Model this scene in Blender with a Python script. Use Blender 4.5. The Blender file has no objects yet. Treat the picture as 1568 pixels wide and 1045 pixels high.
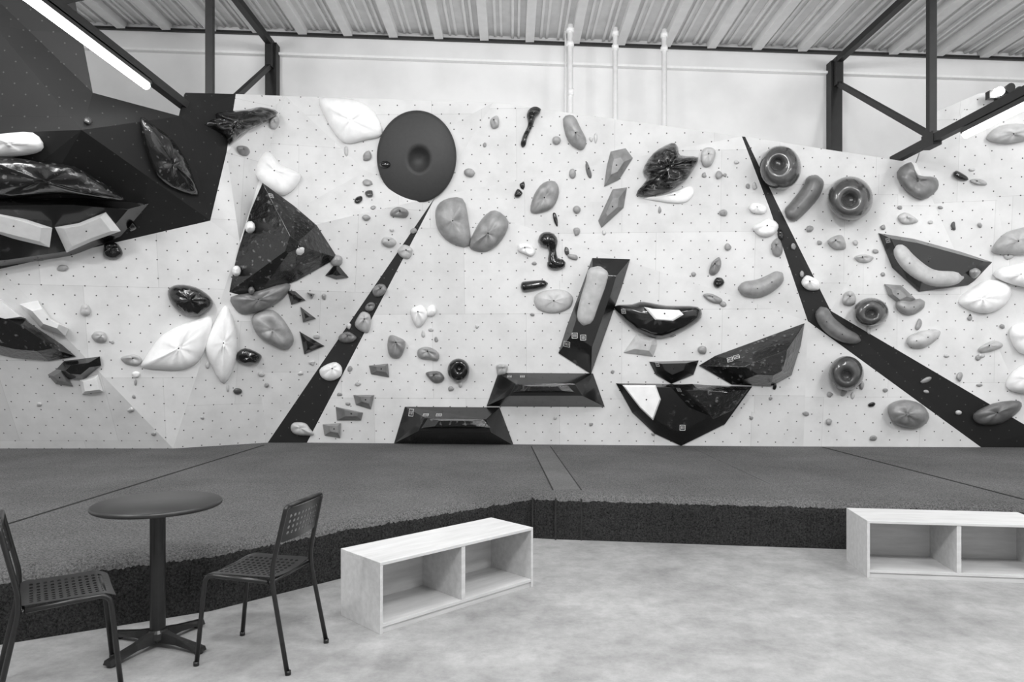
import bpy, bmesh, math, random
from mathutils import Vector, Matrix
from mathutils.bvhtree import BVHTree
from mathutils.geometry import intersect_line_plane
random.seed(7)
F=1125.0; HZ=560.0; CH=1.5; S=1600/1568
C0=Vector((0,0,CH))
scn=bpy.context.scene
scn.view_settings.view_transform='Standard'
def P16(u,v,d): return Vector(((u-800)/F*d, d, CH-(v-HZ)/F*d))
def P(u,v,d): return P16(u*S,v*S,d)
def ray(u,v): return Vector(((u*S-800)/F,1,-(v*S-HZ)/F))

# ---------------- materials
def new_mat(name):
    m=bpy.data.materials.new(name); m.use_nodes=True
    nt=m.node_tree; b=nt.nodes['Principled BSDF']; return m,nt,b
def g(c): return (c,c,c,1)
def ramp(nt,fac,a,b,p0=0.3,p1=0.7):
    r=nt.nodes.new('ShaderNodeValToRGB'); r.color_ramp.elements[0].color=g(a); r.color_ramp.elements[1].color=g(b)
    r.color_ramp.elements[0].position=p0; r.color_ramp.elements[1].position=p1
    nt.links.new(fac,r.inputs[0]); return r.outputs[0]
def noise(nt,scale,detail=4,coord='Object',rough=.5,vec=None):
    n=nt.nodes.new('ShaderNodeTexNoise'); n.inputs['Scale'].default_value=scale; n.inputs['Detail'].default_value=detail
    n.inputs['Roughness'].default_value=rough
    if vec is None:
        t=nt.nodes.new('ShaderNodeTexCoord'); vec=t.outputs[coord]
    nt.links.new(vec,n.inputs['Vector']); return n.outputs['Fac']
def bump(nt,b,h,st,dist=.01):
    bp=nt.nodes.new('ShaderNodeBump'); bp.inputs['Strength'].default_value=st; bp.inputs['Distance'].default_value=dist
    nt.links.new(h,bp.inputs['Height']); nt.links.new(bp.outputs[0],b.inputs['Normal'])
def simple(name,a,b2=None,rough=.5,scale=20,p0=.3,p1=.7,bst=0,bdist=.005,metal=0,coat=0,detail=4,vary=None):
    m,nt,b=new_mat(name)
    b.inputs['Roughness'].default_value=rough; b.inputs['Metallic'].default_value=metal; b.inputs['Coat Weight'].default_value=coat
    b.inputs['Coat Roughness'].default_value=.08
    n=noise(nt,scale,detail); out=ramp(nt,n,a,a if b2 is None else b2,p0,p1)
    if vary:
        oi=nt.nodes.new('ShaderNodeObjectInfo'); mx=nt.nodes.new('ShaderNodeMix'); mx.data_type='RGBA'; mx.blend_type='MULTIPLY'; mx.inputs[0].default_value=1
        nt.links.new(out,mx.inputs[6]); nt.links.new(ramp(nt,oi.outputs['Random'],vary[0],vary[1],0,1),mx.inputs[7]); out=mx.outputs[2]
    nt.links.new(out,b.inputs['Base Color'])
    if bst: bump(nt,b,n,bst,bdist)
    return m
def wall_mat(name,c1,c2,dot,rough,spec=.5):
    m,nt,b=new_mat(name); b.inputs['Roughness'].default_value=rough; b.inputs['Specular IOR Level'].default_value=spec
    uv=nt.nodes.new('ShaderNodeUVMap'); L=nt.links
    br=nt.nodes.new('ShaderNodeTexBrick'); L.new(uv.outputs[0],br.inputs['Vector'])
    br.inputs['Scale'].default_value=1; br.inputs['Brick Width'].default_value=1.22; br.inputs['Row Height'].default_value=1.1
    br.inputs['Mortar Size'].default_value=.0025; br.inputs['Color1'].default_value=g(c1); br.inputs['Color2'].default_value=g(c2)
    br.inputs['Mortar'].default_value=g(c1*.75); br.offset=.35
    def dots(off):
        mp=nt.nodes.new('ShaderNodeMapping'); mp.inputs['Location'].default_value=(off,off,0); mp.inputs['Scale'].default_value=(1/.22,1/.22,0)
        L.new(uv.outputs[0],mp.inputs[0])
        f=nt.nodes.new('ShaderNodeVectorMath'); f.operation='FRACTION'; L.new(mp.outputs[0],f.inputs[0])
        s=nt.nodes.new('ShaderNodeVectorMath'); s.operation='SUBTRACT'; s.inputs[1].default_value=(.5,.5,0); L.new(f.outputs[0],s.inputs[0])
        l=nt.nodes.new('ShaderNodeVectorMath'); l.operation='LENGTH'; L.new(s.outputs[0],l.inputs[0])
        t=nt.nodes.new('ShaderNodeMath'); t.operation='LESS_THAN'; t.inputs[1].default_value=.036; L.new(l.outputs['Value'],t.inputs[0]); return t.outputs[0]
    a=nt.nodes.new('ShaderNodeMath'); a.operation='MAXIMUM'; L.new(dots(0),a.inputs[0]); L.new(dots(.5),a.inputs[1])
    n=noise(nt,2.5,8,vec=uv.outputs[0],rough=.6)
    mul=nt.nodes.new('ShaderNodeMix'); mul.data_type='RGBA'; mul.blend_type='MULTIPLY'; mul.inputs[0].default_value=1
    L.new(br.outputs[0],mul.inputs[6]); L.new(ramp(nt,n,.86,1.0,.3,.6),mul.inputs[7])
    mx=nt.nodes.new('ShaderNodeMix'); mx.data_type='RGBA'; L.new(a.outputs[0],mx.inputs[0]); L.new(mul.outputs[2],mx.inputs[6]); mx.inputs[7].default_value=g(dot)
    L.new(mx.outputs[2],b.inputs['Base Color'])
    bump(nt,b,noise(nt,160,2,vec=uv.outputs[0]),.15,.003)
    return m
M={}
M['wallw']=wall_mat('wall_panel_light',.68,.60,.05,.6)
M['wallk']=wall_mat('wall_panel_black',.016,.012,.06,.6,.3)
M['wht']=simple('hold_white',.90,.80,.42,9,bst=.12)
M['lgt']=simple('hold_light_grey',.52,.40,.42,12,bst=.2,vary=(.8,1.1))
M['gry']=simple('hold_mid_grey',.30,.20,.36,10,bst=.2,vary=(.5,1.25))
M['dgr']=simple('hold_dark_grey',.075,.05,.18,10,coat=.5)
M['blk']=simple('hold_black_gloss',.006,.02,.16,14,.5,.8,.25,.004,coat=.5)
M['chk']=simple('hold_black_chalk_glints',.008,.25,.17,16,.60,.82,.6,.015,coat=.5,detail=9)  # pale speckle paints both chalk and glints into the colour
M['vol']=simple('volume_black',.007,.08,.24,7,.6,.85,.15,.005,coat=.35,detail=12)
M['dsc']=simple('disc_charcoal',.028,.033,.6,30)
M['stl']=simple('steel_black',.005,.010,.5,12)
M['frm']=simple('powdercoat_black',.005,.010,.35,40)
M['top']=simple('table_top_black',.018,.024,.38,30)
M['bolt']=simple('bolt_dark',.015,.03,.35,40,metal=.6)
M['stk']=simple('sticker_white',.7,.7,.5)
m,nt,b=new_mat('hold_ribbed_black'); b.inputs['Roughness'].default_value=.18; b.inputs['Coat Weight'].default_value=.5
tc=nt.nodes.new('ShaderNodeTexCoord'); w=nt.nodes.new('ShaderNodeTexWave'); w.inputs['Scale'].default_value=2.6; w.inputs['Distortion'].default_value=7; w.inputs['Detail Scale'].default_value=1.0; w.bands_direction='Z'
nt.links.new(tc.outputs['Object'],w.inputs['Vector']); nt.links.new(ramp(nt,w.outputs['Fac'],.008,.04,.6,.95),b.inputs['Base Color']); bump(nt,b,w.outputs['Fac'],1,.05); M['rib']=m
# concrete floor
m,nt,b=new_mat('polished_concrete'); b.inputs['Roughness'].default_value=.42
n1=noise(nt,1.3,10,rough=.68); n2=noise(nt,6,12,rough=.8)
mx=nt.nodes.new('ShaderNodeMix'); mx.data_type='RGBA'; mx.blend_type='MULTIPLY'; mx.inputs[0].default_value=1
nt.links.new(ramp(nt,n1,.28,.42,.36,.62),mx.inputs[6]); nt.links.new(ramp(nt,n2,.70,1.04,.35,.62),mx.inputs[7]); nt.links.new(mx.outputs[2],b.inputs['Base Color'])
nt.links.new(ramp(nt,n2,.45,.25),b.inputs['Roughness']); bump(nt,b,n2,.08,.004); M['flr']=m
def carpet(name,a,b2,p0=.38,p1=.64,sc=85):
    m,nt,b=new_mat(name); b.inputs['Roughness'].default_value=.95; b.inputs['Specular IOR Level'].default_value=.1
    n=noise(nt,sc,5,rough=.85); n2=noise(nt,1.2,5)
    mx=nt.nodes.new('ShaderNodeMix'); mx.data_type='RGBA'; mx.blend_type='MULTIPLY'; mx.inputs[0].default_value=1
    nt.links.new(ramp(nt,n,a,b2,p0,p1),mx.inputs[6]); nt.links.new(ramp(nt,n2,.8,1.1),mx.inputs[7]); nt.links.new(mx.outputs[2],b.inputs['Base Color'])
    bump(nt,b,n,1,.02); return m
M['cpt']=carpet('carpet_top',.055,.34,.36,.68,90); M['cps']=carpet('carpet_side_shaded',.006,.095,.36,.72,75); M['vel']=carpet('velcro_strip',.15,.28,sc=80)  # mat side is the same carpet, its shade put into a darker colour
M['seam']=simple('seam_dark',.01,.02,.9)
m,nt,b=new_mat('birch_plywood'); b.inputs['Roughness'].default_value=.5
t=nt.nodes.new('ShaderNodeTexCoord'); mp=nt.nodes.new('ShaderNodeMapping'); mp.inputs['Scale'].default_value=(1.2,9,9); nt.links.new(t.outputs['Object'],mp.inputs[0])
n=noise(nt,3,8,vec=mp.outputs[0],rough=.6); nt.links.new(ramp(nt,n,.48,.60),b.inputs['Base Color']); M['ply']=m
M['ceil']=simple('ceiling_deck',.62,.70,.6,6); M['rib2']=simple('ceiling_rib',.74,.80,.6,6)
M['bw']=simple('painted_block',.74,.84,.6,1.3,.3,.6,.3,.01,detail=10)
M['pipe']=simple('pipe_white',.86,.92,.4)
m,nt,b=new_mat('lamp_glow'); b.inputs['Emission Color'].default_value=g(1); b.inputs['Emission Strength'].default_value=24; b.inputs['Base Color'].default_value=g(.9); M['lamp']=m

# ---------------- mesh helpers
def mesh_obj(name,verts,faces,mats,midx=None,smooth=False,parent=None):
    me=bpy.data.meshes.new(name); me.from_pydata([tuple(v) for v in verts],[],faces)
    for x in mats: me.materials.append(M[x])
    if midx: me.polygons.foreach_set('material_index',midx)
    if smooth: me.polygons.foreach_set('use_smooth',[True]*len(faces))
    me.update(); bm=bmesh.new(); bm.from_mesh(me); bmesh.ops.recalc_face_normals(bm,faces=bm.faces); bm.to_mesh(me); bm.free()
    o=bpy.data.objects.new(name,me); scn.collection.objects.link(o)
    if parent: o.parent=parent
    return o
def empty(name,loc=(0,0,0),rz=0):
    e=bpy.data.objects.new(name,None); e.location=loc; e.rotation_euler=(0,0,rz); scn.collection.objects.link(e); return e
def box(name,lo,hi,mt,parent=None,bev=0):
    x0,y0,z0=lo;x1,y1,z1=hi
    v=[(x0,y0,z0),(x1,y0,z0),(x1,y1,z0),(x0,y1,z0),(x0,y0,z1),(x1,y0,z1),(x1,y1,z1),(x0,y1,z1)]
    f=[(0,1,2,3),(4,5,6,7),(0,1,5,4),(1,2,6,5),(2,3,7,6),(3,0,4,7)]
    o=mesh_obj(name,v,f,[mt],parent=parent)
    if bev:
        md=o.modifiers.new('b','BEVEL'); md.width=bev; md.segments=2
    return o
class Acc:
    def __init__(s): s.v=[];s.f=[];s.m=[]
    def add(s,v,f,m=0):
        k=len(s.v); s.v+=list(v); s.f+=[tuple(i+k for i in q) for q in f]; s.m+=[m]*len(f)
    def beam(s,a,b,w,h=None,m=0):
        h=h or w; a=Vector(a);b=Vector(b); d=(b-a).normalized()
        up=Vector((0,0,1)) if abs(d.z)<.95 else Vector((0,1,0))
        x=d.cross(up).normalized(); y=x.cross(d).normalized()
        v=[p+x*(i*w/2)+y*(j*h/2) for p in(a,b) for i,j in((-1,-1),(1,-1),(1,1),(-1,1))]
        s.add(v,[(0,1,2,3),(4,5,6,7),(0,1,5,4),(1,2,6,5),(2,3,7,6),(3,0,4,7)],m)
    def tube(s,pts,r,n=10,m=0):
        pts=[Vector(p) for p in pts]; rings=[]; ref=None
        for i,p in enumerate(pts):
            d=(pts[min(i+1,len(pts)-1)]-pts[max(i-1,0)]).normalized()
            if ref is None: ref=Vector((0,0,1)) if abs(d.z)<.9 else Vector((0,1,0))
            x=(ref-d*ref.dot(d)).normalized(); ref=x; y=d.cross(x)
            rr=r[i] if isinstance(r,(list,tuple)) else r
            rings.append([p+x*math.cos(t)*rr+y*math.sin(t)*rr for t in [2*math.pi*k/n for k in range(n)]])
        v=[q for R in rings for q in R]; f=[]
        for i in range(len(rings)-1):
            for k in range(n): f.append((i*n+k,i*n+(k+1)%n,(i+1)*n+(k+1)%n,(i+1)*n+k))
        f+= [tuple(range(n)),tuple((len(rings)-1)*n+k for k in range(n))]
        s.add(v,f,m)
    def lathe(s,prof,c,n=48,m=0):
        c=Vector(c); v=[];f=[]
        for r,z in prof:
            for k in range(n):
                t=2*math.pi*k/n; v.append(c+Vector((r*math.cos(t),r*math.sin(t),z)))
        for i in range(len(prof)-1):
            for k in range(n): f.append((i*n+k,i*n+(k+1)%n,(i+1)*n+(k+1)%n,(i+1)*n+k))
        f+=[tuple(range(n)),tuple((len(prof)-1)*n+k for k in range(n))]
        s.add(v,f,m)
    def obj(s,name,mats,smooth=False,parent=None): return mesh_obj(name,s.v,s.f,mats,s.m,smooth,parent)
def catmull(pts,n=6):
    pts=[Vector(p) for p in pts]; q=[pts[0]*2-pts[1]]+pts+[pts[-1]*2-pts[-2]]; out=[]
    for i in range(1,len(q)-2):
        for k in range(n):
            t=k/n; a,b_,c,d=q[i-1],q[i],q[i+1],q[i+2]
            out.append(.5*((2*b_)+(c-a)*t+(2*a-5*b_+4*c-d)*t*t+(3*b_-a-3*c+d)*t**3))
    out.append(pts[-1]); return out
def fillet(pts,r,n=5):
    pts=[Vector(p) for p in pts]; out=[pts[0]]
    for i in range(1,len(pts)-1):
        a=(pts[i-1]-pts[i]); b_=(pts[i+1]-pts[i]); rr=min(r,a.length*.45,b_.length*.45)
        p0=pts[i]+a.normalized()*rr; p1=pts[i]+b_.normalized()*rr
        for k in range(n+1):
            t=k/n; out.append(p0*(1-t)**2+pts[i]*2*t*(1-t)+p1*t*t)
    out.append(pts[-1]); return out

# ---------------- room shell
box('floor',(-9,-3,-.1),(9,11,0),'flr')
box('wall_back',(-9,11,0),(9,11.2,7.2),'bw')
box('wall_left',(-9.2,-3,0),(-9,11.2,7.2),'bw')
box('wall_right',(9,-3,0),(9.2,11.2,7.2),'bw')
def cz(x): return 6.42-.034*x
v=[(-9,-3,cz(-9)),(9,-3,cz(9)),(9,11,cz(9)),(-9,11,cz(-9))]
v+=[(a,b_,c+.1) for a,b_,c in v]
mesh_obj('ceiling',v,[(0,1,2,3),(4,5,6,7),(0,1,5,4),(1,2,6,5),(2,3,7,6),(3,0,4,7)],['ceil'])
A=Acc(); x=-8.7
while x<8.9:
    z=cz(x); A.beam((x,-2.9,z-.05),(x,10.98,z-.05),.13,.12,0)
    for o_ in(-.26,-.17,.17,.26): A.beam((x+o_,-2.9,z-.012),(x+o_,10.98,z-.012),.035,.04,0)
    x+=.69
A.obj('ceiling_ribs',['rib2'])
A=Acc(); A.beam((-8.9,10.96,cz(-8.9)-.10),(8.9,10.96,cz(8.9)-.10),.05,.04); A.obj('trim_1',['stl'])
A=Acc(); A.beam((-8.9,10.95,cz(-8.9)-.42),(8.9,10.95,cz(8.9)-.42),.09,.035); A.obj('trim_2',['pipe'])
# pipes
for i,(u,d,r) in enumerate([(873,10.3,.040),(942,10.35,.036),(1017,10.35,.038)]):
    X=P(u,0,d).x; z1=cz(X)-.12
    A=Acc(); A.tube([(X,d,0.38),(X,d,z1)],r,12)
    for zz in (z1-.28,z1-.08): A.tube([(X,d,zz-.03),(X,d,zz+.03)],r*1.4,12)
    if i==0:
        A.tube([(X-.05,d+.2,3.6),(X-.05,d+.2,z1)],.014,8); A.tube([(X-.03,d-.03,5.3),(X+.05,d-.03,5.3)],.05,10)
    A.obj('conduit_pipe',['pipe'],True)
# trusses
def truss(X,zt,zb,yb,post,name):
    A=Acc()
    A.beam((X,10.88,0),(X,10.88,zt+.02),.17,.16)
    A.beam((X,10.9,zt),(X,-2.5,zt),.09,.09)
    A.beam((X,yb,zb),(X,-2.5,zb),.09,.09)
    A.beam((X,10.85,zt-.28),(X,post,zb+.05),.06,.07)
    A.beam((X,post,zb),(X,post,zt),.085,.075)
    y=post
    while y>0:
        A.beam((X,y,zt-.04),(X,y-2.9,zb+.05),.06,.07)
        A.beam((X,y-2.9,zb),(X,y-2.9,zt),.07,.07); y-=2.9
    A.beam((X,10.8,zt-.38),(X,10.8,zt+.02),.1,.22); A.beam((X,post+.12,zb),(X,post-.12,zb),.1,.16)
    A.obj(name,['stl'])
truss(-3.62,6.22,4.30,8.65,8.63,'steel_truss')
truss(4.87,5.95,4.03,9.2,8.36,'steel_truss')
# tube lights
def lightbar(X,y0,y1,z):
    e=empty('tube_light',(X,(y0+y1)/2,z)); L=(y1-y0)/2
    A=Acc(); A.beam((0,-L,.045),(0,L,.045),.09,.05); A.tube([(0,-L,.1),(0,-L+.02,.1)],.02)
    for yy in(-L*.7,L*.7): A.tube([(0,yy,.06),(0,yy,.14)],.01)
    A.obj('housing',['frm'],parent=e)
    A=Acc(); A.tube([(0,-L+.02,0),(0,L-.02,0)],.038,14); A.obj('tube',['lamp'],True,parent=e)
lightbar(-3.62,4.7,7.15,4.20); lightbar(4.87,5.3,7.75,3.90)
lightbar(-3.62,.8,3.3,4.20); lightbar(4.87,.8,3.3,3.90)
# small twin-head emergency lamp on top of the right wall
p=P(1525,146,8.55); e=empty('emergency_lamp',p)
A=Acc(); A.beam((-.10,0,0),(.14,0,0),.08,.09); A.beam((.02,.03,-.1),(.02,.03,0),.03); 
A.tube([(.12,0,.08),(.12,-.08,.06)],[.03,.055],14); A.tube([(.22,0,.04),(.22,-.08,.02)],[.03,.055],14); A.beam((.1,0,.05),(.24,0,.03),.03); A.obj('body',['frm'],parent=e)
A=Acc(); A.tube([(-.02,-.035,.02),(-.02,-.11,.01)],[.045,.05],16); A.obj('lens',['lamp'],True,parent=e)
def area(loc,sx,sy,pw,rot=(0,0,0),name='unseen_area_lamp'):
    l=bpy.data.lights.new(name,'AREA'); l.shape='RECTANGLE'; l.size=sx; l.size_y=sy; l.energy=pw
    o=bpy.data.objects.new(name,l); o.location=loc; o.rotation_euler=rot; scn.collection.objects.link(o)
for X in(-4.5,.6,6.0):
    area((X,-.5,5.6),2.2,.4,255,(math.radians(52),0,0))  # added front fill tilted at the climbing wall, no fixture behind it
    area((X,3.8,5.95),.35,2.6,125,(math.radians(15),0,0))
for X in(-6.5,.6,7.2): area((X,6.0,4.9),.3,3.0,62,(math.radians(180+0),0,0),'added_uplight')  # added uplights to brighten the ceiling, no real fixtures
area((.6,10.2,4.4),9,.25,20,(math.radians(180),0,0),'added_uplight')  # one more added strip facing up, near the back wall
w=bpy.data.worlds.new('World'); scn.world=w; w.use_nodes=True
w.node_tree.nodes['Background'].inputs[0].default_value=g(1); w.node_tree.nodes['Background'].inputs[1].default_value=.6

# ---------------- climbing wall
def Bt(u,v): return P(u,v,1.125*F/(v*S-HZ))
V={}
V['b0']=Bt(-200,687);V['b1']=Bt(265,687);V['b2']=Bt(410,678);V['b3']=Bt(470,678);V['b5']=Bt(1230,684);V['b6']=Bt(1502,685);V['b8']=Bt(1800,687)
V['t1']=P(437,147,9.0);V['t2']=P(755,157,8.95);V['t3']=P(1136,209,8.85);V['t4']=P(1403,250,8.95);V['t5']=P(1430,172,8.8);V['t6']=P(1500,143,8.7);V['t7']=P(1800,120,8.2)
V['t3b']=P(1141,209.5,8.85)
V['s1']=P(667,301,9.15); V['f']=P(1237,492,9.0); V['f2b']=P(1272,476,8.96)
V['r1']=P(1585,660,9.0); V['r2']=P(1800,760,8.6)
V['m1']=P(1178,318,8.9);V['m2']=P(1191,314,8.9)
V['g']=P(367,371,8.6);V['e']=P(347,233,8.35)
V['l2']=P(0,412,8.0);V['l3']=P(-200,458,7.95)
nrm=(V['b1']-V['g']).cross(V['l2']-V['g'])
V['c']=intersect_line_plane(C0,C0+ray(322,338),V['g'],nrm)
V['n0']=P(-200,211,6.9);V['n1']=P(125,199,7.0);V['n2']=P(142,142,7.2);V['n3']=P(78,-190,7.35);V['n00']=P(-200,-190,7.1)
V['n4']=P(276,178,7.8);V['n5']=P(284,142,8.0);V['n6']=P(361,144,8.6)
V['q']=P(560,262,9.1)
white=[('b0','b1','l2'),('b0','l2','l3'),('b1','c','l2'),('b1','g','c'),('t1','e','g'),('e','c','g'),('n6','t1','e'),
 ('b1','b2','g'),('b2','s1','g'),('g','s1','q'),('g','q','t1'),('q','s1','t2'),('q','t2','t1'),
 ('s1','b3','b5'),('s1','b5','f'),('s1','f','m1'),('s1','m1','t3'),('s1','t3','t2'),
 ('f','b5','b6'),
 ('t3b','m2','t4'),('m2','f2b','t4'),('f2b','r1','t4'),('t4','r1','t6'),('t4','t6','t5'),('r1','r2','t7'),('t6','r1','t7')]
black=[('s1','b2','b3'),('t3','m1','m2'),('t3','m2','t3b'),('m1','f','f2b'),('m1','f2b','m2'),('f','b6','f2b'),('f2b','b6','r1'),('b6','b8','r1'),('b8','r2','r1'),
 ('n00','n3','n2'),('n00','n2','n1'),('n00','n1','n0'),('n1','n2','n4'),('n1','n4','c'),('n4','e','c'),('n4','n5','n6'),('n4','n6','e'),('n0','n1','l3'),('n1','l2','l3'),('n1','c','l2')]
keys=list(V); idx={k:i for i,k in enumerate(keys)}
bm=bmesh.new(); bv=[bm.verts.new(V[k]) for k in keys]; uvl=bm.loops.layers.uv.new('UVMap')
for lst,mi in((white,0),(black,1)):
    for t in lst:
        f=bm.faces.new([bv[idx[k]] for k in t]); f.material_index=mi; f.normal_update()
        n=f.normal
        if n.dot(f.calc_center_median()-C0)>0: f.normal_flip(); n=f.normal
        xx=Vector((0,0,1)).cross(n).normalized(); yy=n.cross(xx)
        for l in f.loops: l[uvl].uv=(l.vert.co.dot(xx),l.vert.co.dot(yy))
bm.normal_update()
bvh=BVHTree.FromBMesh(bm)
me=bpy.data.meshes.new('climbing_wall'); bm.to_mesh(me); bm.free(); me.materials.append(M['wallw']); me.materials.append(M['wallk'])
o=bpy.data.objects.new('climbing_wall',me); scn.collection.objects.link(o)
md=o.modifiers.new('s','SOLIDIFY'); md.thickness=.03; md.offset=-1

# ---------------- holds
def hit(u,v):
    d=ray(u,v); loc,n,i,_=bvh.ray_cast(C0,d.normalized())
    if loc is None: return None
    if n.dot(d)>0: n=-n
    return loc,n
def pj(u,v,pl,lift=0):
    d=ray(u,v); loc,n=pl; q=loc+n*lift; k=(q-C0).dot(n)/d.dot(n); return C0+d*k
def rings(A,R,m,cap=True,base=True):
    n=len(R[0]); v=[q for r in R for q in r]; f=[]
    for i in range(len(R)-1):
        for k in range(n): f.append((i*n+k,i*n+(k+1)%n,(i+1)*n+(k+1)%n,(i+1)*n+k))
    if cap: f.append(tuple((len(R)-1)*n+k for k in range(n)))
    if base: f.append(tuple(range(n)))
    A.add(v,f,m)
def smoothpoly(pts,n=3):
    N=len(pts); out=[]
    P2=[Vector((p[0],p[1],0)) for p in pts]
    for i in range(N):
        a,b_,c,d=P2[i-1],P2[i],P2[(i+1)%N],P2[(i+2)%N]
        for k in range(n):
            t=k/n; q=.5*((2*b_)+(c-a)*t+(2*a-5*b_+4*c-d)*t*t+(3*b_-a-3*c+d)*t**3); out.append((q.x,q.y))
    return out
def cen(pts): return sum(p[0] for p in pts)/len(pts),sum(p[1] for p in pts)/len(pts)
PX=.0082
SV=[];SF=[]
def mk(A,name,mt,smooth=True):
    SVk=len(SV); SV.extend(A.v); SF.extend(tuple(i+SVk for i in f) for f in A.f)
    o=A.obj(name,[mt,'bolt'],smooth); return o
def bolt(A,cu,cv,pl,lift,r=.9):
    R=[[pj(cu+r*math.cos(t),cv+r*math.sin(t),pl,l) for t in [k*math.pi/4 for k in range(8)]] for l in(lift-.03,lift+.004)]
    rings(A,R,1,True,False)
def blob_into(A,pts,pl,h,lift=0,top=(0,0),bumpy=.06,m=0,dent=0):
    cu,cv=cen(pts); R=[]
    prof=[(1,-.25),(1.0,.12),(.95,.42),(.83,.70),(.62,.90),(.36,1.0-dent*.6),(.12,1.02-dent)]
    for k,z in prof:
        r=[]
        for (x,y) in pts:
            w=(1-k); hh=h*z
            if z>.3: hh*=1+bumpy*math.sin(x*.31+cu)+bumpy*math.cos(y*.37+cv)
            r.append(pj(cu+top[0]*w+(x-cu)*k,cv+top[1]*w+(y-cv)*k,pl,lift+hh))
        R.append(r)
    rings(A,R,m)
def B(mt,pts,h=None,lift=0,top=(0,0),name='climbing_hold',bo=True,bumpy=.09,dent=0):
    pl=hit(*cen(pts)); 
    if not pl: return
    xs=[p[0] for p in pts]; ys=[p[1] for p in pts]; s=min(max(xs)-min(xs),max(ys)-min(ys))
    if h is None: h=s*PX*.42
    A=Acc(); blob_into(A,smoothpoly(pts,3),pl,h,lift,top,bumpy,dent=dent)
    cu,cv=cen(pts)
    if bo: bolt(A,cu+top[0],cv+top[1],pl,lift+h*(1.03-dent),1.2)
    mk(A,name,mt)
small=Acc(); SM=['lgt','gry','wht','blk','dgr','bolt']
def E(mt,cx,cy,rx,ry=None,rot=0,h=None,seed=None):
    ry=ry or rx; rnd=random.Random(seed if seed is not None else int(cx*7+cy*13)); pts=[]
    N=7; ra=math.radians(rot); ph=rnd.uniform(0,1)
    for k in range(N):
        t=2*math.pi*(k+ph)/N; q=rnd.uniform(.74,1.18); x=rx*q*math.cos(t); y=ry*q*math.sin(t)
        pts.append((cx+x*math.cos(ra)-y*math.sin(ra),cy+x*math.sin(ra)+y*math.cos(ra)))
    if max(rx,ry)<9.5 and mt in SM:
        pl=hit(cx,cy)
        if pl: 
            blob_into(small,smoothpoly(pts,2),pl,h or min(rx,ry)*PX*1.0,0,(rnd.uniform(-1,1),-1),m=SM.index(mt))
    else: B(mt,pts,h or min(rx,ry)*PX*1.05,top=(rnd.uniform(-.2,.2)*rx,-.3*ry),bumpy=.12,dent=rnd.choice([0,0,.25]))
def Vv(mt,pts,h,k=.5,off=(0,0),lift=0,top=None,name='climbing_volume'):
    c=cen(pts); pl=hit(*c)
    if not pl: return
    A=Acc()
    T=top or [(c[0]+off[0]+(x-c[0])*k,c[1]+off[1]+(y-c[1])*k) for x,y in pts]
    R=[[pj(x,y,pl,lift-.04) for x,y in pts],[pj(x,y,pl,lift+.015) for x,y in pts],[pj(x,y,pl,lift+h) for x,y in T]]
    rings(A,R,0)
    cu,cv=cen(T); bolt(A,cu,cv,pl,lift+h,1.3)
    o=mk(A,name,mt,False); bv=o.modifiers.new('b','BEVEL'); bv.width=.012; bv.segments=2; bv.limit_method='ANGLE'
    return pl
def Sg(mt,cl,rad,hf=.8,lift=0,name='climbing_hold'):
    cc=cen(cl); pl=hit(*cc)
    if not pl: return
    C=catmull([(x,y,0) for x,y in cl],6); n=len(C)
    rr=catmull([(r,0,0) for r in rad],6); A=Acc(); R=[]
    for i,p in enumerate(C):
        d=(C[min(i+1,n-1)]-C[max(i-1,0)]).normalized(); sd=Vector((-d.y,d.x,0))
        t=i/(n-1); e=min(t,1-t)*2; r=rr[i].x*(math.sqrt(max(0.02,1-(1-min(1,e*3.2))**2)))
        ring=[]
        for k in range(13):
            a=math.pi*k/12; ring.append(pj(p.x+sd.x*r*math.cos(a),p.y+sd.y*r*math.cos(a),pl,lift+r*PX*hf*math.sin(a)*1.6-(.03 if k in(0,12) else 0)))
        R.append(ring)
    rings(A,R,0,True,True)
    for q in(n//3,2*n//3): bolt(A,C[q].x,C[q].y,pl,lift+rr[q].x*PX*hf*1.62,.9)
    mk(A,name,mt)
def Ball(mt,cx,cy,rx,ry,dx=0,dy=0):
    pl=hit(cx,cy); A=Acc(); R=[]
    for k,z in [(.9,-.1),(.97,.15),(1,.4),(.97,.68),(.88,.95),(.75,1.16),(.6,1.28),(.47,1.30),(.37,1.24),(.28,1.10),(.22,.94),(.14,.86),(.05,.84)]:
        w=1-k
        R.append([pj(cx+dx*w+rx*k*math.cos(t),cy+dy*w+ry*k*math.sin(t),pl,z*rx*PX*.95) for t in [2*math.pi*i/32 for i in range(32)]])
    rings(A,R,0); mk(A,'round_climbing_hold',mt)
# --- left dark box holds
B('wht',[(-40,207),(0,205),(50,203),(67,226),(40,238),(-40,242)],.16)
B('chk',[(-60,245),(0,240),(60,246),(115,255),(150,275),(192,306),(150,303),(90,298),(30,303),(-60,305)],.22)
Vv('vol',[(-80,306),(120,303),(228,312),(185,362),(110,392),(0,408),(-80,415)],.12,.8)
Vv('wht',[(-40,318),(0,326),(40,336),(80,349),(76,379),(30,368),(-40,350)],.10,.72,lift=.12,name='climbing_hold')
Vv('wht',[(84,348),(120,342),(162,325),(185,354),(140,370),(102,387)],.10,.72,lift=.12,name='climbing_hold')
E('blk',172,384,18,13)
E('blk',203,348,8,8)
E('blk',55,395,15,7)
B('chk',[(215,180),(240,195),(265,215),(288,250),(298,278),(304,300),(272,292),(240,270),(222,225)],.14,top=(6,6))
B('rib',[(300,192),(325,180),(330,172),(375,168),(400,164),(426,172),(402,190),(375,203),(350,222),(343,207)],.2,name='ribbed_climbing_hold',bo=False,bumpy=.15)
E('dgr',135,185,7,6)
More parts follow.
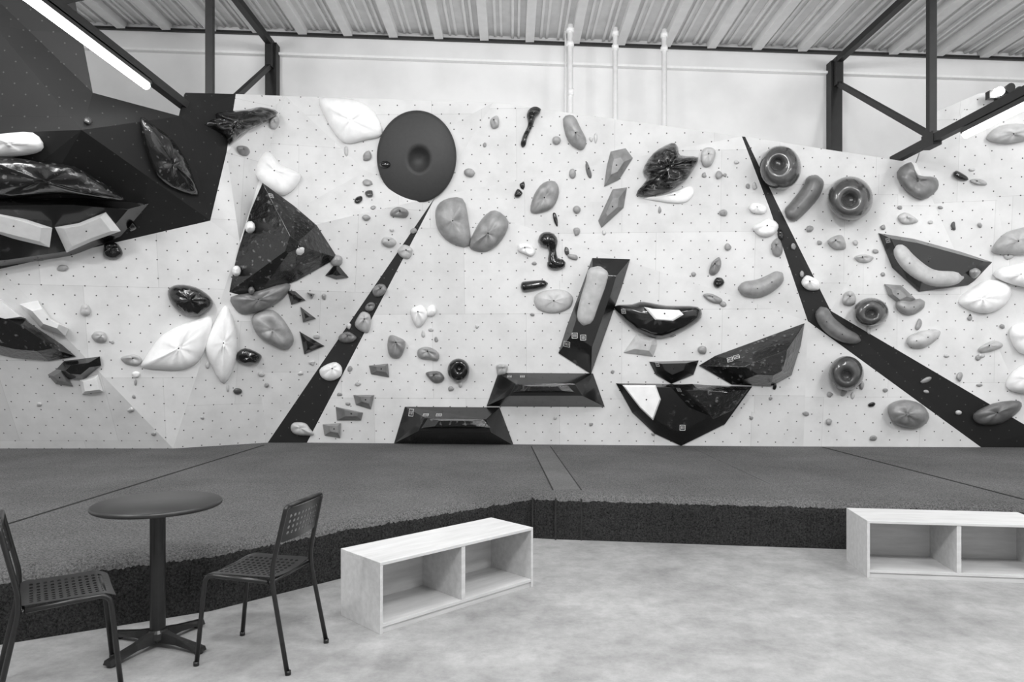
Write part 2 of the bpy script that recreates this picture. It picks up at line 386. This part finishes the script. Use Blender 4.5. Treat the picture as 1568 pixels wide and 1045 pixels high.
# --- left white
E('gry',372,230,11,8,20); E('lgt',420,188,9,11)
B('wht',[(412,232),(430,252),(448,260),(461,270),(450,290),(428,300),(400,280),(390,262),(398,240)],.16,top=(-4,-4))
# big black faceted volume
pts=[(402,280),(450,315),(485,345),(517,395),(455,430),(395,453),(345,452),(366,380),(384,322)]
Vv('chk',pts,.42,.14,(25,0)); 
pl=hit(*cen(pts))
for x,y,r in [(383,348,8),(362,415,7),(458,380,10),(385,445,5)]:
    A=Acc(); blob_into(A,[(x+r*math.cos(t),y+r*1.2*math.sin(t)) for t in [k*math.pi/5 for k in range(10)]],pl,.14,.12 if r<10 else .27); mk(A,'climbing_hold','wht' if r>5 else 'gry')  # the largest white blob stands in for a glint on the volume
B('gry',[(352,455),(385,448),(440,433),(440,450),(415,470),(378,482),(360,475)],.14)
B('chk',[(257,445),(272,436),(300,440),(322,455),(325,470),(305,485),(280,482),(262,465)],.19); 
B('wht',[(324,486),(298,490),(250,512),(222,548),(217,562),(245,566),(280,566),(305,552),(320,520)],.15)
B('wht',[(345,468),(357,490),(363,520),(362,550),(344,588),(325,562),(314,532),(328,495)],.13)
B('gry',[(388,482),(418,475),(440,498),(450,522),(436,536),(402,520),(388,502)],.15,dent=.3)
B('blk',[(360,545),(375,533),(398,542),(400,550),(392,558),(370,557)],.12)
for t in [[(440,445),(452,446),(468,460),(446,467)],[(460,470),(484,488),(464,494)],[(459,508),(497,530),(466,543)],[(498,422),(515,402),(534,425),(515,428)],[(470,448),(482,450),(478,458)]]:
    Vv('blk',t,.09,.35,name='climbing_hold')
Vv('chk',[(-60,455),(0,470),(38,490),(95,528),(116,546),(75,553),(20,548),(-60,530)],.2,.6)
Vv('wht',[(30,466),(58,460),(78,488),(105,503),(100,515),(62,502)],.22,.55,lift=.03,name='climbing_hold')
Vv('wht',[(-30,455),(2,458),(40,488),(10,492),(-30,480)],.22,.8,name='climbing_hold')
Vv('gry',[(73,574),(95,560),(112,592),(85,588)],.1,.5,name='climbing_hold')
Vv('blk',[(82,570),(98,553),(153,546),(155,560),(128,582),(96,580)],.13,.5,name='climbing_hold')
Vv('wht',[(122,582),(150,574),(158,600),(126,604)],.1,.7,name='climbing_hold')
for a in [('gry',95,411,9,5),('lgt',130,475,9,9),('lgt',152,517,13,9),('lgt',200,552,15,9),('wht',208,574,7,5),('dgr',365,599,7,5),('lgt',200,628,5,4),('lgt',400,573,5,4),
 ('gry',563,239,7,8),('dgr',565,296,8,6),('blk',549,306,8,5,-30),('gry',563,280,7,6),('gry',561,334,6,5),('gry',612,326,15,9),('lgt',596,370,11,9),('lgt',620,386,13,10,30),
 ('gry',580,445,13,10,-40),('gry',566,470,10,7,-30),('lgt',556,493,13,16),('gry',532,517,15,9,-10),('wht',507,568,18,14,-20),('lgt',462,658,18,10,10),('gry',494,570,5,4),
 ('gry',496,455,4,5),('lgt',485,515,5,5),('lgt',534,500,4,5),('gry',515,400,9,9),('lgt',478,556,5,4),
 ('gry',718,265,8,7),('lgt',757,186,8,11,20),('gry',853,215,7,7),('lgt',912,212,2.5,9),('gry',901,262,4,13,-15),('gry',876,265,6,8),
 ('blk',793,297,6,8,40),('blk',800,284,4,6),('gry',883,321,6,6),('blk',850,335,3.5,12,-10),('gry',883,354,6,7),('dgr',868,385,4,7),('gry',878,394,9,5,20),
 ('lgt',1085,240,11,15,10),('gry',1100,268,6,6),('gry',1107,326,6,6),('gry',1115,378,5,6),('wht',806,382,13,10,20),
 ('gry',607,530,15,20,-15),('gry',655,541,17,12,20),('gry',666,577,15,9,20),('wht',641,483,12,19),('wht',661,476,9,9),
 ('lgt',768,566,10,9),('gry',1075,535,9,7),('blk',1100,433,9,8),('gry',1095,408,9,15,15),('gry',1090,457,18,7,25),
 ('wht',1160,320,15,10),('wht',1172,350,18,14),('gry',1190,379,9,15,-15),('lgt',1388,335,16,8,10),('lgt',1282,372,15,13),('lgt',1324,396,14,8,10),('gry',1240,350,6,6),
 ('wht',1242,435,15,13),('lgt',1300,457,11,12),('gry',1407,497,5,9,20),('lgt',1498,279,13,5,10),('dgr',1460,347,4,7),('gry',1292,600,5,8),('gry',1320,590,4,7),
 ('blk',1335,620,6,4,-30),('gry',1270,646,5,5),('gry',1337,671,6,5),('gry',1234,633,5,4),('gry',1470,577,5,8,20),('lgt',1515,532,22,8,-15),('lgt',1503,545,6,4),
 ('lgt',1468,632,5,4),('gry',1418,582,9,4,-20),('lgt',705,585,4,8),('lgt',648,512,3,6),('gry',536,565,4,5),('blk',1195,360,5,8),('lgt',1210,245,3,5),
 ('lgt',548,588,5,4),('gry',1030,513,5,4),('lgt',530,232,3,8),('lgt',1155,285,4,6),('gry',1110,268,3,3),('lgt',1545,392,10,5),
 # smaller screw-ons
 ('gry',232,546,5,3),('lgt',172,524,4,3),('gry',408,590,4,4),('lgt',460,572,4,3),('gry',520,604,4,3),('gry',533,619,4,3),('lgt',600,352,4,3),('gry',633,354,5,5),('gry',571,318,5,3),
 ('lgt',690,252,3,4),('gry',742,222,3,4),('lgt',905,213,3,4),('gry',818,403,4,3),('gry',815,482,4,3),('lgt',660,505,4,3),('gry',668,520,3,4),('gry',690,595,5,4),('blk',1018,508,5,4),
 ('gry',1078,268,4,4),('gry',1145,285,4,4),('lgt',1128,248,4,3),('gry',1062,420,4,5),('gry',1107,466,7,4),('gry',1215,378,4,5),('gry',1228,420,4,6),('gry',1255,372,4,4),('lgt',1310,372,4,4),
 ('gry',1340,385,5,4),('gry',1352,348,4,4),('lgt',1425,340,4,3),('gry',1378,318,4,3),('gry',1352,420,4,4),('lgt',1330,505,3,7),('gry',1270,604,5,4),('lgt',1306,606,3,6),('gry',1356,598,4,3),('gry',1418,600,5,3),
 ('lgt',1488,260,5,3),('gry',1440,318,4,3),('gry',1500,345,4,4),('lgt',1462,392,4,3),('gry',1485,487,4,4),('gry',1498,548,4,4),('lgt',1450,545,4,3),('gry',1535,500,4,4),('gry',1500,590,5,3),
 ('gry',1000,665,3,3),('gry',905,650,3,3),('lgt',850,640,3,3),('gry',938,570,3,3),('lgt',730,500,3,3),('gry',1150,640,3,3),('gry',1180,610,3,3),('lgt',310,640,3,3),('gry',235,665,4,3),('lgt',60,620,4,3),('gry',205,608,3,3),
 ('blk',1186,592,3,6),('lgt',318,560,3,6),('lgt',349,594,2.5,6),('gry',208,586,2.5,5),('gry',1010,322,2.5,6),('lgt',925,356,3,4),('blk',1485,485,2.5,4)]:
    E(*a)
for t in [[(565,560),(594,557),(596,578),(568,573)],[(541,605),(573,605),(568,627),(545,620)],[(514,623),(556,632),(553,644),(516,644)],[(494,650),(522,648),(521,671),(497,667)]]:
    Vv('gry',t,.09,.5,(3,-2),name='climbing_hold')
B('wht',[(489,151),(520,150),(550,155),(574,172),(586,206),(560,214),(532,220),(515,208),(498,180)],.13)
# big disc
pl=hit(638,240); A=Acc(); R=[]
for k,z in [(1,-.02),(1,.03),(.985,.055),(.93,.075),(.6,.115),(.36,.14),(.30,.14),(.25,.11),(.18,.06),(.1,.03),(.03,.02)]:
    R.append([pj(638+5*(1-k)+61*k*math.cos(t),240+6*(1-k)+71*k*math.sin(t),pl,z) for t in [2*math.pi*i/64 for i in range(64)]])
rings(A,R,0); mk(A,'disc_climbing_volume','dsc')
A=Acc(); blob_into(A,[(590+9*math.cos(t),252+6*math.sin(t)) for t in [k*math.pi/5 for k in range(10)]],pl,.06,.07); mk(A,'climbing_hold','blk')
# hearts
B('gry',[(667,322),(680,306),(708,304),(717,335),(719,376),(690,372),(671,352)],.13)
B('gry',[(720,368),(738,335),(758,322),(779,340),(768,368),(746,385),(722,382)],.13)
Sg('rib',[(828,167),(815,174),(812,192),(804,210),(800,226)],[6,8,4,4,5],1.0,name='ribbed_climbing_hold')
B('gry',[(862,182),(878,177),(890,198),(898,216),(890,230),(870,216)],.1)
Vv('gry',[(935,232),(958,227),(969,242),(948,275),(925,286),(929,255)],.1,.45,name='climbing_hold')
B('gry',[(818,298),(832,280),(850,278),(856,295),(846,318),(822,327),(812,322)],.1,dent=.3)
Vv('gry',[(938,290),(960,287),(955,318),(921,349),(916,338)],.1,.45,name='climbing_hold')
B('rib',[(1000,235),(1028,219),(1038,225),(1042,238),(1069,241),(1060,262),(1046,280),(1015,297),(974,299),(992,272),(984,262)],.24,name='ribbed_climbing_hold',bo=False,bumpy=.2)
B('wht',[(1012,300),(1040,290),(1058,285),(1062,298),(1042,312),(985,304)],.06)
Sg('blk',[(824,370),(842,368),(846,384),(848,400),(862,408)],[12,12,6,9,9],.9)
Sg('blk',[(838,402),(850,406),(866,402)],[6,8,7],.9)
Sg('blk',[(797,440),(812,438),(839,434)],[8,8,6],.9)
B('lgt',[(818,455),(835,445),(862,444),(877,455),(872,472),(848,480),(824,474)],.08)
# elongated volume + pill
Vv('vol',[(907,395),(965,397),(952,440),(905,573),(855,541),(868,500)],.22,.62,(0,-4))
pl=hit(910,480)
def onpl(mt,cl,rad,lift,base,hf=.8):
    global hit
    old=hit; hit=lambda u,v:base; Sg(mt,cl,rad,hf,lift); hit=old
onpl('lgt',[(918,408),(912,435),(902,465),(893,499)],[17,16,15,13],.21,pl,.3)
B('blk',[(940,470),(968,466),(985,462),(1020,468),(1068,470),(1073,487),(1052,503),(1015,518),(985,512),(962,498)],.2,bumpy=.03)
Vv('wht',[(986,470),(1000,473),(1040,475),(1047,482),(1030,492),(1003,490)],.03,.85,lift=.205,name='climbing_hold')
Vv('vol',[(994,554),(1070,552),(1062,574),(1028,588),(1004,574)],.16,.5,(0,-4))
Vv('chk',[(1070,560),(1095,545),(1232,495),(1226,530),(1212,575),(1180,592),(1120,589)],.32,.4,(15,5))
Vv('vol',[(943,587),(1020,588),(1152,592),(1110,650),(1043,683),(1002,664),(968,632)],.18,.72,(0,-6))
Vv('wht',[(953,590),(1004,590),(1012,612),(1000,644),(980,625)],.05,.9,lift=.165,name='climbing_hold')
Vv('chk',[(1020,590),(1060,588),(1146,596),(1122,628),(1092,642),(1052,626)],.2,.5,(0,-3),lift=.13,name='climbing_hold')
# bottom trapezoids
Vv('vol',[(620,623),(765,624),(787,683),(603,680)],.30,top=[(650,640),(745,642),(752,663),(640,661)])
Vv('vol',[(763,571),(908,572),(926,623),(745,622)],.30,top=[(790,588),(880,588),(892,606),(780,606)])
Vv('chk',[(655,641),(740,642),(752,656),(645,656)],.09,.6,lift=.29,name='climbing_hold')
Vv('chk',[(795,589),(868,589),(880,601),(785,601)],.09,.6,lift=.29,name='climbing_hold')
Vv('lgt',[(955,540),(975,512),(1004,518),(1006,528),(1000,546)],.08,.5,name='climbing_hold')
Sg('gry',[(1130,442),(1160,442),(1182,432),(1198,418)],[11,14,13,9],.7)
# balls
Ball('blk',702,567,17,18,2,-4)
Ball('dgr',1195,257,32,34,-6,-8); Ball('dgr',1302,304,35,34,-2,2); Ball('dgr',1334,478,27,22,0,3); Ball('dgr',1296,572,27,27,0,4)
Sg('gry',[(1250,268),(1243,292),(1222,318),(1205,334)],[14,15,14,13],.8)
B('gry',[(1373,264),(1395,248),(1406,268),(1434,272),(1436,290),(1412,306),(1385,290)],.16,dent=.3)
Vv('vol',[(1345,357),(1400,366),(1534,403),(1482,437),(1407,447),(1366,410)],.15,.75,(0,-3))
pl=hit(1430,405); onpl('lgt',[(1372,374),(1393,403),(1428,425),(1476,425)],[11,14,13,11],.12,pl,.55)
E('gry',1492,417,9,9,h=.22)
Vv('gry',[(1354,435),(1380,437),(1402,458),(1380,468),(1360,452)],.1,.5,name='climbing_hold')
Sg('gry',[(1372,462),(1392,472),(1416,462)],[8,11,8],.8)
Sg('gry',[(1256,470),(1266,493),(1290,512),(1318,522)],[11,13,12,8],.8)
Sg('lgt',[(1388,524),(1412,520),(1440,508)],[8,13,6],.8)
B('wht',[(1466,462),(1478,448),(1515,428),(1548,440),(1540,466),(1512,480),(1480,474)],.18)
B('wht',[(1520,420),(1550,405),(1600,400),(1600,440),(1550,436)],.18)
B('lgt',[(1518,385),(1535,360),(1560,350),(1600,345),(1600,385),(1545,390)],.15)
Sg('blk',[(1460,264),(1470,270),(1483,275)],[5,6,3],.9)
B('lgt',[(1510,212),(1530,193),(1570,190),(1600,200),(1570,215),(1535,220)],.15)
B('wht',[(1545,505),(1570,495),(1610,500),(1610,545),(1560,540)],.15)
B('wht',[(1540,585),(1560,562),(1600,555),(1600,600),(1550,600)],.15)
B('gry',[(1490,635),(1520,618),(1560,614),(1562,628),(1535,648),(1500,650)],.13)
B('gry',[(1361,620),(1385,612),(1412,620),(1423,640),(1405,656),(1375,652),(1362,638)],.2)
small.obj('small_footholds',['lgt','gry','wht','blk','dgr','bolt'],True)
# maker's decals: little boxed three-bar marks stuck on the volume faces
sb=BVHTree.FromPolygons([Vector(x) for x in SV],SF); A=Acc()
def decal(u,v,s=7,rot=0):
    d=ray(u,v).normalized(); loc,n,_,_=sb.ray_cast(C0,d)
    if loc is None: return
    if n.dot(d)>0: n=-n
    x=Vector((0,0,1)).cross(n).normalized(); y=n.cross(x); a=math.radians(rot)
    x,y=x*math.cos(a)+y*math.sin(a),y*math.cos(a)-x*math.sin(a); w=s*PX*.85
    def q(x0,y0,x1,y1):
        vs=[loc+n*.004+x*p*w+y*r*w for p,r in((x0,y0),(x1,y0),(x1,y1),(x0,y1))]; A.add(vs,[(0,1,2,3)])
    q(-1,.85,1,1);q(-1,-1,1,-.85);q(-1,-.85,-.85,.85);q(.85,-.85,1,.85)
    for k in(-.45,0,.45): q(k-.07,-.5,k+.07,.5)
for a in [(630,632,7),(652,636,5),(672,636,5),(880,514,5),(893,517,5),(868,527,6,-15),(1007,558,4),(1040,597,4),(1118,551,5,20),(1128,547,5,20),(1045,655,5),(800,577,4),(955,477,4),(1360,368,4),(415,300,4),(780,577,4)]: decal(*a)
A.obj('sticker_decals',['stk'])

# ---------------- mats
def FL(u,v): d=CH*F/(v-HZ); return ((u-800)/F*d,d)
edge=[(-8.8,.9),FL(0,1008),FL(330,955),FL(530,905),FL(832,841),FL(868,843),FL(1300,858),FL(1620,867),(8.8,5.0)]
zt=.375
e=empty('crash_mat')
prof=[(0,0.0),(0,.2),(.0,.28),(.004,.32),(.016,.345),(.035,.362),(.06,.371),(.10,zt),(.16,zt)]
pts=[Vector((x,y,0)) for x,y in edge]; dense=[]
for i in range(len(pts)-1):
    n=max(1,int((pts[i+1]-pts[i]).length/.012))
    for k in range(n): dense.append(pts[i].lerp(pts[i+1],k/n))
dense.append(pts[-1])
v=[];f=[];mi=[]
from mathutils import noise as mn
for i,p in enumerate(dense):
    for off,z in prof:
        q=p+Vector((0,off*1.15,0)); j=(mn.noise(Vector((q.x*9,q.y*9,z*12)))*.008+mn.noise(Vector((q.x*70,q.y*70,z*80+off*80)))*.012) if (0.1<z and off<.15) else 0
        v.append((q.x,q.y+j,z+(j if z>.3 else 0)))
    v.append((p.x,10.75,zt))
n=len(prof)+1
for i in range(len(dense)-1):
    for k in range(n-1):
        f.append((i*n+k,(i+1)*n+k,(i+1)*n+k+1,i*n+k+1)); mi.append(1 if k<3 else 0)
mesh_obj('padding',v,f,['cpt','cps'],mi,False,parent=e)
def strip(name,a,b_,w,mt,h=.004):
    A=Acc(); A.beam((a[0],a[1],zt+h/2),(b_[0],b_[1],zt+h/2),w,h); A.obj(name,[mt],parent=e)
def TP(u,v): d=(CH-zt)*F/(v-HZ); return ((u-800)/F*d,d)
strip('velcro_1',TP(845,698),TP(886,766),.24,'vel')
for x in(-.12,.12):
    a=TP(845,698);b_=TP(886,766); strip('velcro_seam',(a[0]+x,a[1]),(b_[0]+x,b_[1]),.010,'seam',.006)
strip('seam_1',TP(412,696),TP(0,823),.022,'seam'); strip('seam_2',TP(1285,699),TP(1620,786),.022,'seam')
strip('seam_3',TP(1085,701),TP(1205,757),.012,'vel')
for (x,y) in (FL(832,841),FL(868,843),FL(908,844)):
    A=Acc(); A.beam((x,y-.012,0),(x,y-.012,.34),.014,.014); A.obj('side_seam',['seam'],parent=e)

# ---------------- storage benches
def bench(fl,fr,wd,h=.39):
    fl=Vector((fl[0],fl[1],0)); fr=Vector((fr[0],fr[1],0)); L=(fr-fl).length; a=math.atan2(fr.y-fl.y,fr.x-fl.x)
    e=empty('storage_bench',fl,a); t=.018
    box('top',(0,0,h-t),(L,wd,h),'ply',e,.002); box('bottom',(t,0.002,.035),(L-t,wd-t,.035+t),'ply',e,.001)
    box('side_left',(0,0,0),(t,wd,h-t),'ply',e,.001); box('side_right',(L-t,0,0),(L,wd,h-t),'ply',e,.001)
    box('divider',(L/2-t*.8,.004,.035+t),(L/2+t*.8,wd-t,h-t),'ply',e,.001)
    box('back',(t,wd-t,0),(L-t,wd,h-t),'ply',e); box('kick_rail',(t,.012,0),(L-t,.03,.035),'ply',e)
bench(FL(594,992),FL(833,917),.41)
bl=FL(1355,903); bench(bl,(bl[0]+1.175*math.cos(-.13),bl[1]+1.175*math.sin(-.13)),.43)

# ---------------- table
e=empty('bistro_table',(-1.85,3.76,0),math.radians(-21))
A=Acc(); A.lathe([(.02,.725),(.305,.725),(.313,.73),(.315,.738),(.313,.746),(.306,.75),(.02,.75)],(0,0,0),72); A.obj('top',['top'],True,parent=e)
A=Acc(); A.lathe([(.038,.05),(.038,.70),(.1,.71),(.1,.725),(.04,.725)],(0,0,0),24); A.obj('column',['frm'],parent=e)
A=Acc(); A.lathe([(.05,.03),(.06,.045),(.055,.075),(.045,.09)],(0,0,0),24)
for k in range(4):
    t=k*math.pi/2; d=Vector((math.cos(t),math.sin(t),0)); s=Vector((-d.y,d.x,0)); V8=[]
    for r,w,z0,z1 in((.03,.035,.03,.085),(.14,.022,.028,.062),(.30,.028,.012,.036)):
        V8+= [d*r-s*w+Vector((0,0,z0)),d*r+s*w+Vector((0,0,z0)),d*r+s*w*.6+Vector((0,0,z1)),d*r-s*w*.6+Vector((0,0,z1))]
    ff=[(0,1,2,3),(8,9,10,11)]
    for i in(0,4):
        for q in range(4): ff.append((i+q,i+(q+1)%4,i+4+(q+1)%4,i+4+q))
    A.add(V8,ff); A.tube([d*.275,d*.275+Vector((0,0,.015))],.022,14)
A.obj('base',['frm'],parent=e)

# ---------------- chairs (local: +x forward, y lateral)
def perf(name,nx,ny,fn,parent,inset=.28,th=.003):
    bm=bmesh.new(); G=[[bm.verts.new(fn(i/nx,j/ny)) for j in range(ny+1)] for i in range(nx+1)]
    inner=[]
    for i in range(nx):
        for j in range(ny):
            f=bm.faces.new((G[i][j],G[i+1][j],G[i+1][j+1],G[i][j+1]))
            if 0<i<nx-1 and 0<j<ny-1: inner.append(f)
    for f in inner:
        c=f.calc_center_median(); vs=[x.co.copy() for x in f.verts]
        nv=[bm.verts.new(c.lerp(p,1-inset)) for p in vs]; ov=list(f.verts); bm.faces.remove(f)
        for k in range(4): bm.faces.new((ov[k],ov[(k+1)%4],nv[(k+1)%4],nv[k]))
    me=bpy.data.meshes.new(name); bm.to_mesh(me); bm.free(); me.materials.append(M['frm'])
    o=bpy.data.objects.new(name,me); scn.collection.objects.link(o); o.parent=parent
    md=o.modifiers.new('s','SUBSURF'); md.levels=1; md.render_levels=1
    md=o.modifiers.new('t','SOLIDIFY'); md.thickness=th
    return o
def chair(cx,cy,ang,W=.40,D=.46):
    e=empty('metal_chair',(cx,cy,0),ang); A=Acc(); r=.0115; w=W/2
    for s in(-1,1):
        A.tube(fillet([(D/2+.01,s*(w+.005),0),(D/2-.035,s*w,.445),(-D/2+.09,s*w,.43)],.05),r)
        A.tube(fillet([(-D/2-.02,s*(w+.01),0),(-D/2+.065,s*w,.42),(-D/2+.065,s*w,.50),(-D/2-.0,s*(w-.01),.785),(-D/2-.0,s*(w-.04),.79)],.06),r)
        for fx in(D/2+.01,-D/2-.02): A.tube([(fx,s*(w+.006),0),(fx,s*(w+.006),.02)],.014)
    A.tube([(-D/2,-(w-.03),.79),(-D/2,(w-.03),.79)],r)
    A.tube([(D/2-.05,-w,.435),(D/2-.05,w,.435)],r*.8); A.tube([(-D/2+.08,-w,.425),(-D/2+.08,w,.425)],r*.8)
    A.obj('frame',['frm'],True,parent=e)
    def seat(u,v):
        x=-D/2+.07+u*(D-.08); y=(v-.5)*2*(w-.006)
        z=.452-.016*math.sin(math.pi*v)*(1-.4*u)-.02*max(0,(u-.85)/.15)**2
        return (x,y,z)
    perf('seat',13,10,seat,e,.30)
    def back(u,v):
        y=(u-.5)*2*(w-.012); z=.615+v*.165; x=-D/2+.065-.065*(z-.5)/.285-.02*math.sin(math.pi*u)
        return (x,y,z)
    perf('backrest',11,6,back,e,.30)
chair(-1.265,3.655,math.atan2(.10,-.47),W=.38,D=.46)
chair(-2.07,3.295,math.radians(34),W=.42,D=.44)

# ---------------- camera
cam=bpy.data.cameras.new('Camera'); cam.sensor_width=36; cam.lens=F/1600*36; cam.shift_y=(HZ-533)/1600
co=bpy.data.objects.new('Camera',cam); co.location=C0; co.rotation_euler=(math.pi/2,0,0); scn.collection.objects.link(co); scn.camera=co
